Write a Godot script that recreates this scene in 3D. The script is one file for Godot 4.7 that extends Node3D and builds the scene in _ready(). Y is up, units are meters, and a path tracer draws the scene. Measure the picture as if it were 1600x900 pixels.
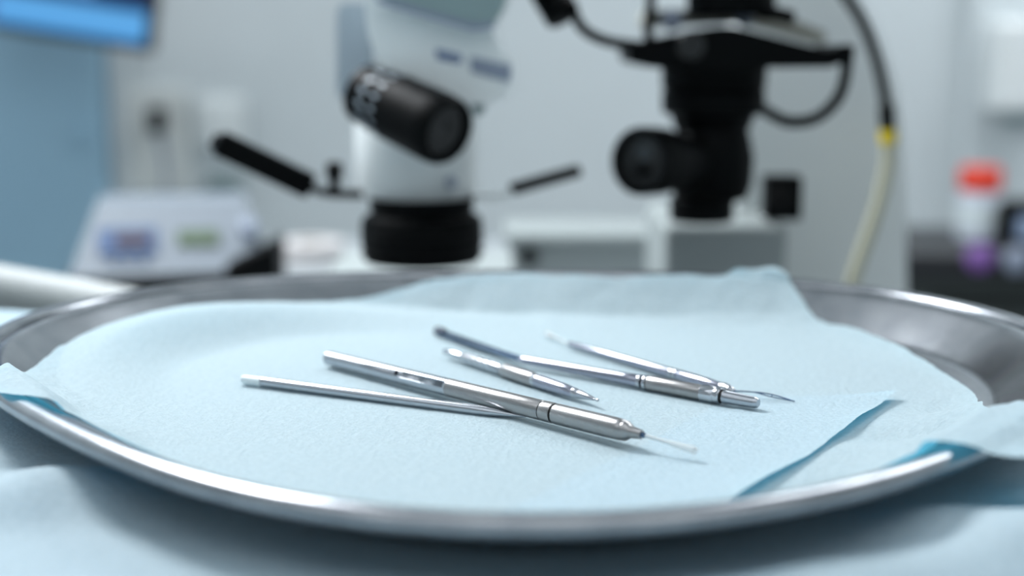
extends Node3D
# A steel tray of micro-instruments on blue drape, microscopes behind. Metres, y up.

const EYE := 1.2          # camera height above the room floor
const FOCAL := 2222.0     # focal length in pixels of a 1600 wide frame
const PITCH := 0.169379   # camera looks down by this angle
const FLOOR_IN := EYE - 0.152      # inner floor of the tray
const SHEET := EYE - 0.151         # top of the sheet that lies on the tray floor
const CLOTH := EYE - 0.1555        # cloth on the table, under the tray
const BENCH := EYE - 0.272
const COUNTER := EYE - 0.42
const WALL := -2.7
const MID := Vector3(0.015, 0.0, -0.6053)   # middle of the tray
const RIM := [0.2279, -0.0085, 0.0137, 0.0094, -0.0024, 0.0004, 0.0158, 0.0011, -0.0019]

var M := {}
var names := {}

# ---------------------------------------------------------------- naming
func numbered(called: String) -> String:
	var n: int = names.get(called, 0)
	names[called] = n + 1
	return called if n == 0 else "%s_%03d" % [called, n]

func tag(o: Node, label: String, category: String, group := "") -> void:
	o.set_meta("label", label)
	o.set_meta("category", category)
	if group:
		o.set_meta("group", group)

func thing(called: String, label: String, category: String, xf: Transform3D, group := "") -> Node3D:
	var o := Node3D.new()
	o.name = numbered(called)
	add_child(o)
	o.transform = xf
	tag(o, label, category, group)
	return o

func spot(p: Vector3) -> Transform3D:
	return Transform3D(Basis(), p)

# a mesh as a part; xf is in world axes
func part(root: Node3D, called: String, mesh: Mesh, mat: Material, xf := Transform3D(), world := true) -> MeshInstance3D:
	var o := MeshInstance3D.new()
	o.name = called
	o.mesh = mesh
	o.material_override = mat
	root.add_child(o, true)
	if world:
		o.transform = root.global_transform.affine_inverse() * xf
	else:
		o.transform = xf
	return o

func structure(called: String, mesh: Mesh, mat: Material, xf: Transform3D) -> MeshInstance3D:
	var o := MeshInstance3D.new()
	o.name = called
	o.mesh = mesh
	o.material_override = mat
	add_child(o)
	o.transform = xf
	o.set_meta("kind", "structure")
	return o

# ---------------------------------------------------------------- where things stand
# the point at horizontal depth d that shows at (px, py) in the photograph
func at(px: float, py: float, d: float) -> Vector3:
	var x := (px - 800.0) / FOCAL
	var y := -(py - 450.0) / FOCAL
	var up := y * cos(PITCH) - sin(PITCH)
	var deep := cos(PITCH) + y * sin(PITCH)
	return Vector3(x * d / deep, EYE + up * d / deep, -d)

func rim_radius(th: float) -> float:
	var r: float = RIM[0]
	for k in range(1, 5):
		r += RIM[2 * k - 1] * cos(k * th) + RIM[2 * k] * sin(k * th)
	return r

func smooth(t: float) -> float:
	t = clampf(t, 0.0, 1.0)
	return t * t * (3.0 - 2.0 * t)

func bump(t: float) -> float:
	return exp(-t * t)

# height of the tray's inner face above its floor, q inwards from the rim line
func tray_height(q: float) -> float:
	# straight wall with a small fillet at its foot and a small round at its top
	var t := (0.0350 - q) / 0.026
	var w := 0.10
	var h := clampf(t, 0.0, 1.0)
	if absf(t) < w:
		h = (t + w) * (t + w) / (4.0 * w)
	elif absf(t - 1.0) < w:
		h = 1.0 - (1.0 + w - t) * (1.0 + w - t) / (4.0 * w)
	return 0.0190 * h

func around(th: float, r: float, y: float) -> Vector3:
	return Vector3(MID.x + r * cos(th), y, MID.z - r * sin(th))

# ---------------------------------------------------------------- shapes
func finish(st: SurfaceTool) -> ArrayMesh:
	return st.commit()

# grid of points rows x cols -> smooth mesh; wrap joins the last column to the first
func grid(points: Array, rows: int, cols: int, uvs: Array = [], flip := false) -> ArrayMesh:
	var st := SurfaceTool.new()
	st.begin(Mesh.PRIMITIVE_TRIANGLES)
	st.set_smooth_group(0)
	for i in points.size():
		if uvs.size():
			st.set_uv(uvs[i])
		st.add_vertex(points[i])
	for r in rows - 1:
		for c in cols - 1:
			var a := r * cols + c
			var b := a + 1
			var d := a + cols
			var e := d + 1
			if flip:
				for k in [a, d, b, b, d, e]:
					st.add_index(k)
			else:
				for k in [a, b, d, b, e, d]:
					st.add_index(k)
	st.generate_normals()
	return st.commit()

# turned shape round the local x axis: profile of (x, radius)
func lathe(profile: Array, segs := 40, unit := 1.0) -> ArrayMesh:
	var st := SurfaceTool.new()
	st.begin(Mesh.PRIMITIVE_TRIANGLES)
	var n := profile.size()
	var ns: Array[Vector2] = []
	for i in n - 1:
		var d: Vector2 = profile[i + 1] - profile[i]
		ns.append(Vector2(-d.y, d.x).normalized())
	for i in n - 1:
		var a: Vector2 = profile[i] * unit
		var b: Vector2 = profile[i + 1] * unit
		if a.is_equal_approx(b):
			continue
		var na := ns[i]
		var nb := ns[i]
		if i > 0 and ns[i - 1].dot(ns[i]) > 0.8:
			na = (ns[i - 1] + ns[i]).normalized()
		if i < n - 2 and ns[i + 1].dot(ns[i]) > 0.8:
			nb = (ns[i + 1] + ns[i]).normalized()
		for k in segs:
			var t0 := TAU * k / segs
			var t1 := TAU * (k + 1) / segs
			var c0 := Vector2(cos(t0), sin(t0))
			var c1 := Vector2(cos(t1), sin(t1))
			var q := [[a, na, c0, 0.0], [a, na, c1, 1.0], [b, nb, c0, 0.0], [b, nb, c1, 1.0]]
			for j in [0, 2, 1, 1, 2, 3]:
				var p: Vector2 = q[j][0]
				var nn: Vector2 = q[j][1]
				var c: Vector2 = q[j][2]
				st.set_normal(Vector3(nn.x, nn.y * c.x, nn.y * c.y))
				st.set_uv(Vector2(p.x * 100.0, (k + q[j][3]) / segs))
				st.add_vertex(Vector3(p.x, p.y * c.x, p.y * c.y))
	st.index()
	return st.commit()

func v2(list: Array) -> Array:
	var out := []
	for i in list.size() / 2:
		out.append(Vector2(list[2 * i], list[2 * i + 1]))
	return out

# box with rounded edges, centred
func rbox(size: Vector3, b: float) -> ArrayMesh:
	var st := SurfaceTool.new()
	st.begin(Mesh.PRIMITIVE_TRIANGLES)
	var h := size / 2.0
	b = minf(b, minf(h.x, minf(h.y, h.z)) * 0.98)
	for axis in 3:
		for side in [-1.0, 1.0]:
			var u := (axis + 1) % 3
			var v := (axis + 2) % 3
			var lu := [-h[u], -h[u] + b * 0.35, -h[u] + b, h[u] - b, h[u] - b * 0.35, h[u]]
			var lv := [-h[v], -h[v] + b * 0.35, -h[v] + b, h[v] - b, h[v] - b * 0.35, h[v]]
			for i in 5:
				for j in 5:
					var quad := []
					for c in [[i, j], [i + 1, j], [i, j + 1], [i + 1, j + 1]]:
						var p := Vector3()
						p[axis] = side * h[axis]
						p[u] = lu[c[0]]
						p[v] = lv[c[1]]
						var core := Vector3(clampf(p.x, -h.x + b, h.x - b), clampf(p.y, -h.y + b, h.y - b), clampf(p.z, -h.z + b, h.z - b))
						var n := (p - core).normalized()
						quad.append([core + n * b, n])
					var order := [0, 2, 1, 1, 2, 3] if side > 0 else [0, 1, 2, 1, 3, 2]
					for k in order:
						st.set_normal(quad[k][1])
						st.set_uv(Vector2(quad[k][0][u], quad[k][0][v]))
						st.add_vertex(quad[k][0])
	st.index()
	return st.commit()

# tube along a smooth curve through points
func tube(points: Array, radius: float, segs := 12, radius_end := -1.0) -> ArrayMesh:
	var c := Curve3D.new()
	c.bake_interval = 0.004
	for i in points.size():
		var t := Vector3()
		if i > 0 and i < points.size() - 1:
			t = (points[i + 1] - points[i - 1]) / 6.0
		c.add_point(points[i], -t, t)
	var path := c.get_baked_points()
	var rows := path.size()
	var pts := []
	var side := Vector3()
	if radius_end < 0.0:
		radius_end = radius
	for i in rows:
		var fwd := (path[mini(i + 1, rows - 1)] - path[maxi(i - 1, 0)]).normalized()
		if side == Vector3():
			side = fwd.cross(Vector3.UP if absf(fwd.y) < 0.9 else Vector3.RIGHT).normalized()
		side = (side - fwd * side.dot(fwd)).normalized()
		var up := side.cross(fwd)
		var r := lerpf(radius, radius_end, float(i) / (rows - 1))
		for k in segs + 1:
			var a := TAU * k / segs
			pts.append(path[i] + (side * cos(a) + up * sin(a)) * r)
	# close both ends
	var st := SurfaceTool.new()
	st.begin(Mesh.PRIMITIVE_TRIANGLES)
	var body := grid(pts, rows, segs + 1)
	var arrays := body.surface_get_arrays(0)
	var vs: PackedVector3Array = arrays[Mesh.ARRAY_VERTEX]
	var nn: PackedVector3Array = arrays[Mesh.ARRAY_NORMAL]
	for i in arrays[Mesh.ARRAY_INDEX]:
		st.set_normal(nn[i])
		st.add_vertex(vs[i])
	for e in [0, rows - 1]:
		var n: Vector3 = (path[0] - path[1] if e == 0 else path[rows - 1] - path[rows - 2]).normalized()
		for k in segs:
			for q in [path[e], pts[e * (segs + 1) + k], pts[e * (segs + 1) + k + 1]]:
				st.set_normal(n)
				st.add_vertex(q)
	st.index()
	return st.commit()

# outline in world space (already at its depth), pushed back along -z by depth, edges bevelled
func slab(outline: Array, depth: float, bevel := 0.004) -> ArrayMesh:
	var flat := PackedVector2Array()
	for p in outline:
		flat.append(Vector2(p.x, p.y))
	if Geometry2D.is_polygon_clockwise(flat):
		flat.reverse()
	var z: float = outline[0].z
	var inner := flat
	var shrunk := Geometry2D.offset_polygon(flat, -bevel, Geometry2D.JOIN_MITER)
	if shrunk.size() == 1 and shrunk[0].size() == flat.size():
		inner = shrunk[0]
		# start the two rings at the same corner
		var best := 0
		for i in inner.size():
			if inner[i].distance_to(flat[0]) < inner[best].distance_to(flat[0]):
				best = i
		inner = inner.slice(best) + inner.slice(0, best)
		if Geometry2D.is_polygon_clockwise(inner):
			inner.reverse()
	else:
		bevel = 0.0
	var st := SurfaceTool.new()
	st.begin(Mesh.PRIMITIVE_TRIANGLES)
	st.set_smooth_group(-1)
	var n := flat.size()
	var rings := [[inner, z], [flat, z - bevel], [flat, z - depth + bevel], [inner, z - depth]]
	for r in 3:
		for i in n:
			var j := (i + 1) % n
			var a := Vector3(rings[r][0][i].x, rings[r][0][i].y, rings[r][1])
			var b := Vector3(rings[r][0][j].x, rings[r][0][j].y, rings[r][1])
			var c := Vector3(rings[r + 1][0][i].x, rings[r + 1][0][i].y, rings[r + 1][1])
			var d := Vector3(rings[r + 1][0][j].x, rings[r + 1][0][j].y, rings[r + 1][1])
			for p in [a, b, c, b, d, c]:
				st.add_vertex(p)
	var tri := Geometry2D.triangulate_polygon(inner)
	for k in tri.size() / 3:
		var f := [tri[3 * k], tri[3 * k + 1], tri[3 * k + 2]]
		for i in [0, 2, 1]:
			st.add_vertex(Vector3(inner[f[i]].x, inner[f[i]].y, z))
		for i in [0, 1, 2]:
			st.add_vertex(Vector3(inner[f[i]].x, inner[f[i]].y, z - depth))
	st.generate_normals()
	return st.commit()

# block with a larger foot than top: [left, right, front, back] at y0 and at y1
func frustum(low: Array, high: Array, y0: float, y1: float) -> ArrayMesh:
	var c := []
	for f in [[low, y0], [high, y1]]:
		var e: Array = f[0]
		c.append_array([Vector3(e[0], f[1], e[2]), Vector3(e[1], f[1], e[2]), Vector3(e[1], f[1], e[3]), Vector3(e[0], f[1], e[3])])
	var st := SurfaceTool.new()
	st.begin(Mesh.PRIMITIVE_TRIANGLES)
	st.set_smooth_group(-1)
	for q in [[0, 1, 5, 4], [1, 2, 6, 5], [2, 3, 7, 6], [3, 0, 4, 7], [4, 5, 6, 7], [3, 2, 1, 0]]:
		for k in [0, 2, 1, 0, 3, 2]:
			st.add_vertex(c[q[k]])
	st.generate_normals()
	return st.commit()

# rounded corners for an outline given as pixels at one depth
func outline(pixels: Array, d: float, r := 0.0) -> Array:
	var out := []
	var pts := []
	for i in pixels.size() / 2:
		pts.append(at(pixels[2 * i], pixels[2 * i + 1], d))
	if r <= 0.0:
		return pts
	var n := pts.size()
	for i in n:
		var p: Vector3 = pts[i]
		var a: Vector3 = pts[(i + n - 1) % n]
		var b: Vector3 = pts[(i + 1) % n]
		var ra := minf(r, p.distance_to(a) * 0.45)
		var rb := minf(r, p.distance_to(b) * 0.45)
		var s := p + (a - p).normalized() * ra
		var e := p + (b - p).normalized() * rb
		for k in 5:
			var t := k / 4.0
			out.append(s.lerp(p, t).lerp(p.lerp(e, t), t))
	return out

# frame whose x axis runs from a to b
func along(a: Vector3, b: Vector3) -> Transform3D:
	var x := (b - a).normalized()
	var z := x.cross(Vector3.UP if absf(x.y) < 0.95 else Vector3.BACK).normalized()
	return Transform3D(Basis(x, z.cross(x), z), a)

func upright(p: Vector3) -> Transform3D:
	return Transform3D(Basis(Vector3.UP, Vector3.BACK, Vector3.RIGHT), p)

# ---------------------------------------------------------------- materials
func mat(color: Color, rough := 0.5, metal := 0.0) -> StandardMaterial3D:
	var m := StandardMaterial3D.new()
	m.albedo_color = color
	m.roughness = rough
	m.metallic = metal
	m.cull_mode = BaseMaterial3D.CULL_DISABLED
	return m

func noise_texture(kind: int, freq: float, size: int, seed_: int, lo := Color.BLACK, hi := Color.WHITE, octaves := 3) -> NoiseTexture2D:
	var f := FastNoiseLite.new()
	f.noise_type = kind
	f.frequency = freq
	f.seed = seed_
	f.fractal_octaves = octaves
	var t := NoiseTexture2D.new()
	t.width = size
	t.height = size
	t.seamless = true
	t.noise = f
	var g := Gradient.new()
	g.set_color(0, lo)
	g.set_color(1, hi)
	t.color_ramp = g
	return t

func scratch_texture(size: int, count: int, seed_: int, base: float, spread: float) -> ImageTexture:
	var rng := RandomNumberGenerator.new()
	rng.seed = seed_
	var im := Image.create(size, size, false, Image.FORMAT_RGB8)
	im.fill(Color(base, base, base))
	for i in count:
		var p := Vector2(rng.randf() * size, rng.randf() * size)
		var a := rng.randfn(0.0, 0.25) if rng.randf() < 0.8 else rng.randf() * TAU
		var l := rng.randf_range(15, 160)
		var v := clampf(base + rng.randf_range(-spread, spread), 0.0, 1.0)
		for k in int(l):
			var q := p + Vector2(cos(a), sin(a)) * k
			im.set_pixel(posmod(int(q.x), size), posmod(int(q.y), size), Color(v, v, v))
	return ImageTexture.create_from_image(im)

func cloth(color: Color, seed_: int, relief: float) -> StandardMaterial3D:
	var m := mat(color, 0.85)
	m.albedo_texture = noise_texture(FastNoiseLite.TYPE_SIMPLEX, 0.02, 512, seed_, Color(0.94, 0.955, 0.96), Color.WHITE, 4)
	m.heightmap_enabled = true
	m.heightmap_texture = noise_texture(FastNoiseLite.TYPE_CELLULAR, 0.045, 512, seed_ + 1, Color.BLACK, Color.WHITE, 2)
	m.heightmap_scale = relief
	m.uv1_scale = Vector3(20, 20, 20)
	m.backlight_enabled = true
	m.backlight = Color(0.42, 0.78, 0.88)
	m.rim_enabled = true
	m.rim = 0.25
	m.rim_tint = 0.3
	return m

func make_materials() -> void:
	M.sheet = cloth(Color(0.822, 0.89, 0.908), 3, 0.045)
	M.drape = cloth(Color(0.815, 0.878, 0.90), 9, 0.018)
	var steel := mat(Color(0.66, 0.67, 0.685), 0.30, 1.0)
	steel.roughness_texture = scratch_texture(1024, 1500, 5, 0.78, 0.12)
	steel.albedo_texture = noise_texture(FastNoiseLite.TYPE_SIMPLEX, 0.008, 512, 21, Color(0.86, 0.87, 0.88), Color.WHITE, 5)
	steel.roughness = 0.31
	M.tray = steel
	M.steel = mat(Color(0.70, 0.715, 0.74), 0.22, 1.0)
	M.satin = mat(Color(0.63, 0.625, 0.625), 0.38, 1.0)
	M.satin.roughness_texture = scratch_texture(512, 900, 8, 0.8, 0.2)
	M.chrome = mat(Color(0.76, 0.77, 0.79), 0.10, 1.0)
	M.titanium = mat(Color(0.64, 0.65, 0.70), 0.20, 1.0)
	M.blue_grey = mat(Color(0.34, 0.42, 0.52), 0.25, 1.0)
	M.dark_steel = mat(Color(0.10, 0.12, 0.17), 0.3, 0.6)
	M.groove = mat(Color(0.05, 0.05, 0.055), 0.6)
	var glass := mat(Color(0.90, 0.92, 0.92, 0.55), 0.08)
	glass.transparency = BaseMaterial3D.TRANSPARENCY_ALPHA
	M.glass = glass
	M.frost = mat(Color(0.86, 0.90, 0.91), 0.35)
	M.white = mat(Color(0.88, 0.90, 0.90), 0.42)
	M.white_soft = mat(Color(0.72, 0.745, 0.75), 0.55)
	M.pale = mat(Color(0.62, 0.67, 0.71), 0.45)
	M.housing = mat(Color(0.44, 0.475, 0.51), 0.6)
	M.beige = mat(Color(0.60, 0.60, 0.56), 0.4)
	M.lid = mat(Color(0.57, 0.60, 0.60), 0.55)
	M.rail = mat(Color(0.60, 0.62, 0.62), 0.5)
	M.grey_green = mat(Color(0.50, 0.58, 0.585), 0.3)
	M.black = mat(Color(0.022, 0.028, 0.032), 0.5)
	M.black.metallic_specular = 0.18
	M.black_gloss = mat(Color(0.03, 0.035, 0.04), 0.16)
	M.rubber = mat(Color(0.024, 0.03, 0.034), 0.6)
	M.rubber.metallic_specular = 0.3
	M.wall = mat(Color(0.80, 0.83, 0.84), 0.75)
	M.wall.albedo_texture = noise_texture(FastNoiseLite.TYPE_SIMPLEX, 0.006, 256, 31, Color(0.97, 0.97, 0.97), Color.WHITE, 4)
	M.panel = mat(Color(0.845, 0.86, 0.85), 0.6)
	M.door = mat(Color(0.60, 0.74, 0.82), 0.5)
	M.floor = mat(Color(0.62, 0.64, 0.65), 0.4)
	M.floor.albedo_texture = noise_texture(FastNoiseLite.TYPE_SIMPLEX, 0.02, 256, 33, Color(0.88, 0.88, 0.88), Color.WHITE, 4)
	M.ceiling = mat(Color(0.90, 0.90, 0.90), 0.8)
	M.worktop = mat(Color(0.62, 0.645, 0.66), 0.45)
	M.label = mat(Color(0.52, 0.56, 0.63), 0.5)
	M.label_blue = mat(Color(0.42, 0.48, 0.60), 0.5)
	M.tube = mat(Color(0.70, 0.70, 0.62), 0.45)
	M.yellow = mat(Color(0.85, 0.75, 0.08), 0.5)
	M.red = mat(Color(0.86, 0.20, 0.06), 0.45)
	M.jar = mat(Color(0.80, 0.83, 0.88), 0.35)
	M.purple = mat(Color(0.48, 0.33, 0.60), 0.4)
	M.charcoal = mat(Color(0.13, 0.135, 0.15), 0.45)
	M.dark_green = mat(Color(0.16, 0.185, 0.18), 0.5)
	M.lcd = mat(Color(0.28, 0.35, 0.26), 0.7)
	M.blue_key = mat(Color(0.24, 0.33, 0.47), 0.7)
	M.red_dark = mat(Color(0.20, 0.12, 0.15), 0.7)

# ---------------------------------------------------------------- scene
func _ready() -> void:
	# camera
	var cam := Camera3D.new()
	cam.name = "camera"
	add_child(cam)
	cam.position = Vector3(0, EYE, 0)
	cam.rotation.x = -PITCH
	cam.fov = 22.8974
	cam.near = 0.02
	cam.far = 30.0
	var lens := CameraAttributesPhysical.new()
	lens.frustum_focal_length = 59.26
	lens.frustum_focus_distance = 0.575
	lens.exposure_aperture = 4.2
	lens.frustum_near = 0.02
	lens.frustum_far = 30.0
	cam.attributes = lens
	cam.current = true
	# environment
	var env := Environment.new()
	env.background_mode = Environment.BG_COLOR
	env.background_color = Color(0.02, 0.02, 0.025)
	env.tonemap_mode = Environment.TONE_MAPPER_LINEAR
	env.tonemap_exposure = 1.13
	env.sdfgi_enabled = true
	env.ssao_enabled = true
	env.ssil_enabled = true
	var we := WorldEnvironment.new()
	we.name = "environment"
	we.environment = env
	add_child(we)
	make_materials()
	# lamp, then added unseen ceiling panels: place, size, energy
	operating_lamp(Vector3(-0.68, 2.05, -1.34), Vector3(0.02, 1.05, -0.58), 2.3)
	added_ceiling_light(Vector3(-1.25, 2.68, -2.05), Vector2(1.2, 0.6), 2.1, "added unseen ceiling panel washing the wall near the blue door")  # this panel and the next are added to wash the back wall
	added_ceiling_light(Vector3(1.25, 2.68, -2.05), Vector2(1.2, 0.6), 1.9, "added unseen ceiling panel washing the wall above the counter with the black unit")
	added_ceiling_light(Vector3(0.0, 2.68, 0.95), Vector2(1.2, 0.6), 0.16, "middle panel of the added far row of ceiling fill lights behind the table")  # from here on, panels added to broaden the highlight on the tray rim
	added_ceiling_light(Vector3(-1.3, 2.68, 0.95), Vector2(1.2, 0.6), 0.16, "added fill panel of the far ceiling row beside the left wall")
	added_ceiling_light(Vector3(1.3, 2.68, 0.95), Vector2(1.2, 0.6), 0.16, "added fill panel of the far ceiling row beside the right wall")
	added_ceiling_light(Vector3(-1.3, 2.68, 0.0), Vector2(1.2, 0.6), 0.16, "added ceiling fill panel left of the table")
	added_ceiling_light(Vector3(1.3, 2.68, 0.0), Vector2(1.2, 0.6), 0.16, "added ceiling fill panel right of the table")
	added_ceiling_light(Vector3(0.0, 2.68, 0.05), Vector2(1.2, 0.6), 0.16, "added ceiling fill panel between the table and the far row")
	room()
	table()
	tray()
	tray_drape()
	instruments()
	bench()
	microscope_white()
	microscope_black()
	bench_devices()
	counter()
	wall_things()

func added_ceiling_light(p: Vector3, size: Vector2, energy: float, label: String) -> void:  # unseen panel, added to brighten the wall and the tray rim
	var t := thing("added_ceiling_light", label, "light", spot(p), "added ceiling panels")
	part(t, "frame", rbox(Vector3(size.x + 0.04, 0.03, size.y + 0.04), 0.004), M.white, spot(p))
	var glow := mat(Color(1, 1, 1), 0.5)
	glow.emission_enabled = true
	glow.emission = Color(0.96, 0.98, 1.0)
	glow.emission_energy_multiplier = clampf(energy * 3.0, 0.5, 2.0)
	part(t, "light_diffuser", rbox(Vector3(size.x, 0.008, size.y), 0.002), glow, spot(p + Vector3(0, -0.018, 0)))
	var l := AreaLight3D.new()
	l.name = "area_light"
	l.area_size = size
	l.light_energy = energy
	l.light_color = Color(0.97, 0.985, 1.0)
	l.area_range = 8.0
	l.shadow_enabled = true
	t.add_child(l)
	l.position = Vector3(0, -0.03, 0)
	l.rotation.x = -PI / 2

func operating_lamp(p: Vector3, target: Vector3, energy: float) -> void:
	var t := thing("operating_lamp", "round white operating lamp on a ceiling arm, aimed at the tray", "lamp", spot(Vector3(p.x - 0.35, 2.7, p.z)))
	var aim := along(p, target)
	part(t, "lamp_head", lathe(v2([-0.09, 0, -0.09, 0.09, -0.08, 0.14, -0.03, 0.25, 0.0, 0.26, 0.006, 0.25, 0.004, 0.0]), 48, 1.0), M.white, aim)
	var glow := mat(Color(1, 1, 1), 0.4)
	glow.emission_enabled = true
	glow.emission = Color(0.96, 0.98, 1.0)
	glow.emission_energy_multiplier = 2.0
	part(t, "lamp_lens", lathe(v2([0.006, 0, 0.006, 0.235, 0.010, 0.235, 0.012, 0.22, 0.012, 0.0]), 48, 1.0), glow, aim)
	part(t, "lamp_handle", lathe(v2([0.012, 0.0, 0.012, 0.016, 0.09, 0.018, 0.10, 0.012, 0.10, 0.0]), 24, 1.0), M.pale, aim)
	part(t, "lamp_arm", tube([p - aim.basis.x * 0.08, p - aim.basis.x * 0.16 + Vector3(-0.05, 0.06, 0), Vector3(p.x - 0.35, 2.42, p.z), Vector3(p.x - 0.35, 2.66, p.z)], 0.022, 16), M.white)
	part(t, "ceiling_plate", lathe(v2([0, 0, 0, 0.09, 0.025, 0.10, 0.03, 0.10]), 32, 1.0), M.white, upright(Vector3(p.x - 0.35, 2.668, p.z)))
	var l := AreaLight3D.new()
	l.name = "area_light"
	l.area_size = Vector2(0.42, 0.42)
	l.light_energy = energy
	l.light_color = Color(0.97, 0.985, 1.0)
	l.area_range = 8.0
	l.shadow_enabled = true
	add_child(l)
	l.look_at_from_position(p + aim.basis.x * 0.02, target, Vector3.UP)

func room() -> void:
	structure("floor", rbox(Vector3(4.8, 0.1, 4.8), 0.002), M.floor, spot(Vector3(0, -0.05, -0.55)))
	structure("ceiling", rbox(Vector3(4.8, 0.1, 4.8), 0.002), M.ceiling, spot(Vector3(0, 2.75, -0.55)))
	structure("wall_back", rbox(Vector3(4.8, 2.7, 0.1), 0.002), M.wall, spot(Vector3(0, 1.35, WALL - 0.05)))
	structure("wall_front", rbox(Vector3(4.8, 2.7, 0.1), 0.002), M.wall, spot(Vector3(0, 1.35, 1.65)))
	structure("wall_left", rbox(Vector3(0.1, 2.7, 4.5), 0.002), M.wall, spot(Vector3(-2.25, 1.35, -0.5)))
	structure("wall_right", rbox(Vector3(0.1, 2.7, 4.5), 0.002), M.wall, spot(Vector3(2.25, 1.35, -0.5)))
	# shallow pier on the back wall, right of the seam
	var seam := at(1500, 200, 2.7).x
	structure("trim_1", rbox(Vector3(2.2 - seam, 2.7, 0.04), 0.006), M.wall, spot(Vector3((2.2 + seam) / 2, 1.35, WALL + 0.02)))
	# blue door
	var edge := at(168, 250, 2.66).x
	var d := structure("door_1", rbox(Vector3(0.9, 2.1, 0.05), 0.006), M.door, spot(Vector3(edge - 0.45, 1.05, WALL + 0.03)))
	part(d, "lock_plate", rbox(Vector3(0.022, 0.05, 0.008), 0.003), M.door, spot(at(130, 208, 2.642)))
	structure("trim_2", rbox(Vector3(0.035, 2.14, 0.03), 0.006), M.wall, spot(Vector3(edge + 0.02, 1.07, WALL + 0.015)))

func table() -> void:
	var base := Vector3(0, 0, -0.5)
	var t := thing("instrument_table", "white instrument table with a rounded rail, under the blue cloth", "table", spot(base))
	var top := CLOTH - 0.004
	var turn := Basis(Vector3.UP, -0.12)
	part(t, "table_top", rbox(Vector3(1.5, 0.03, 0.72), 0.008), M.white_soft, Transform3D(turn, Vector3(0, top - 0.0155, -0.445)))
	for sx in [-1, 1]:
		for sz in [-1, 1]:
			var p := turn * Vector3(sx * 0.68, 0, sz * 0.3) + Vector3(0, 0, -0.45)
			part(t, "leg", rbox(Vector3(0.04, top - 0.03, 0.04), 0.006), M.white_soft, spot(Vector3(p.x, (top - 0.03) / 2, p.z)))
	# the rounded rail behind the far left edge
	var a := at(-230, 410, 1.08)
	var b := at(0, 450, 1.0)
	var c := at(190, 486, 0.93)
	part(t, "rail", tube([a, b, c, c + (c - b) * 0.4], 0.0165, 20), M.rail)
	part(t, "rail_bracket", tube([b + Vector3(-0.16, 0, 0), b + Vector3(-0.16, -0.04, 0.05), Vector3(b.x - 0.16, top - 0.02, b.z + 0.24)], 0.01, 12), M.white_soft)
	part(t, "rail_bracket", tube([c, c + Vector3(0, -0.03, 0.02), Vector3(c.x, top - 0.02, c.z + 0.14)], 0.01, 12), M.white_soft)
	# cloth over the table
	var n1 := FastNoiseLite.new()
	n1.seed = 4
	n1.frequency = 3.2
	var n2 := FastNoiseLite.new()
	n2.seed = 12
	n2.frequency = 11.0
	var rows := 190
	var cols := 240
	var pts := []
	var uvs := []
	for i in rows:
		for j in cols:
			var u := float(j) / (cols - 1)
			var v := float(i) / (rows - 1)
			var x := lerpf(-0.70, 0.70, u)
			var far := 0.835 - 0.13 * (x + 0.33)
			var z := -lerpf(0.10, far, v)
			var d := Vector2(x - MID.x, -(z - MID.z))
			var q := d.length() - rim_radius(d.angle())
			var free := smooth((q + 0.045) / 0.06)
			var w := n1.get_noise_2d(x * 1.0 + z * 0.6, z * 1.0) * 0.5 + 0.5
			var y := CLOTH
			y += free * (0.010 * w * w + 0.0016 * n2.get_noise_2d(x, z))
			# long soft folds
			y += free * 0.010 * bump(((x + 0.21) * 0.62 + (z + 0.43) * 0.78) / 0.022) * smooth((0.02 - x) / 0.12)
			y += free * 0.007 * bump(((x + 0.05) * 0.30 + (z + 0.34) * 0.95) / 0.018)
			y += free * 0.008 * bump(((x - 0.19) * -0.55 + (z + 0.40) * 0.83) / 0.02) * smooth((x - 0.06) / 0.1)
			y -= 0.002 * smooth((v - 0.975) / 0.025)
			pts.append(Vector3(x, maxf(y, CLOTH - 0.002), z))
			uvs.append(Vector2(x, z))
	var o := MeshInstance3D.new()
	o.name = "table_cloth"
	o.mesh = grid(pts, rows, cols, uvs, true)
	o.material_override = M.drape
	add_child(o)
	tag(o, "wrinkled light blue cloth spread under the steel tray", "cloth")

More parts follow.
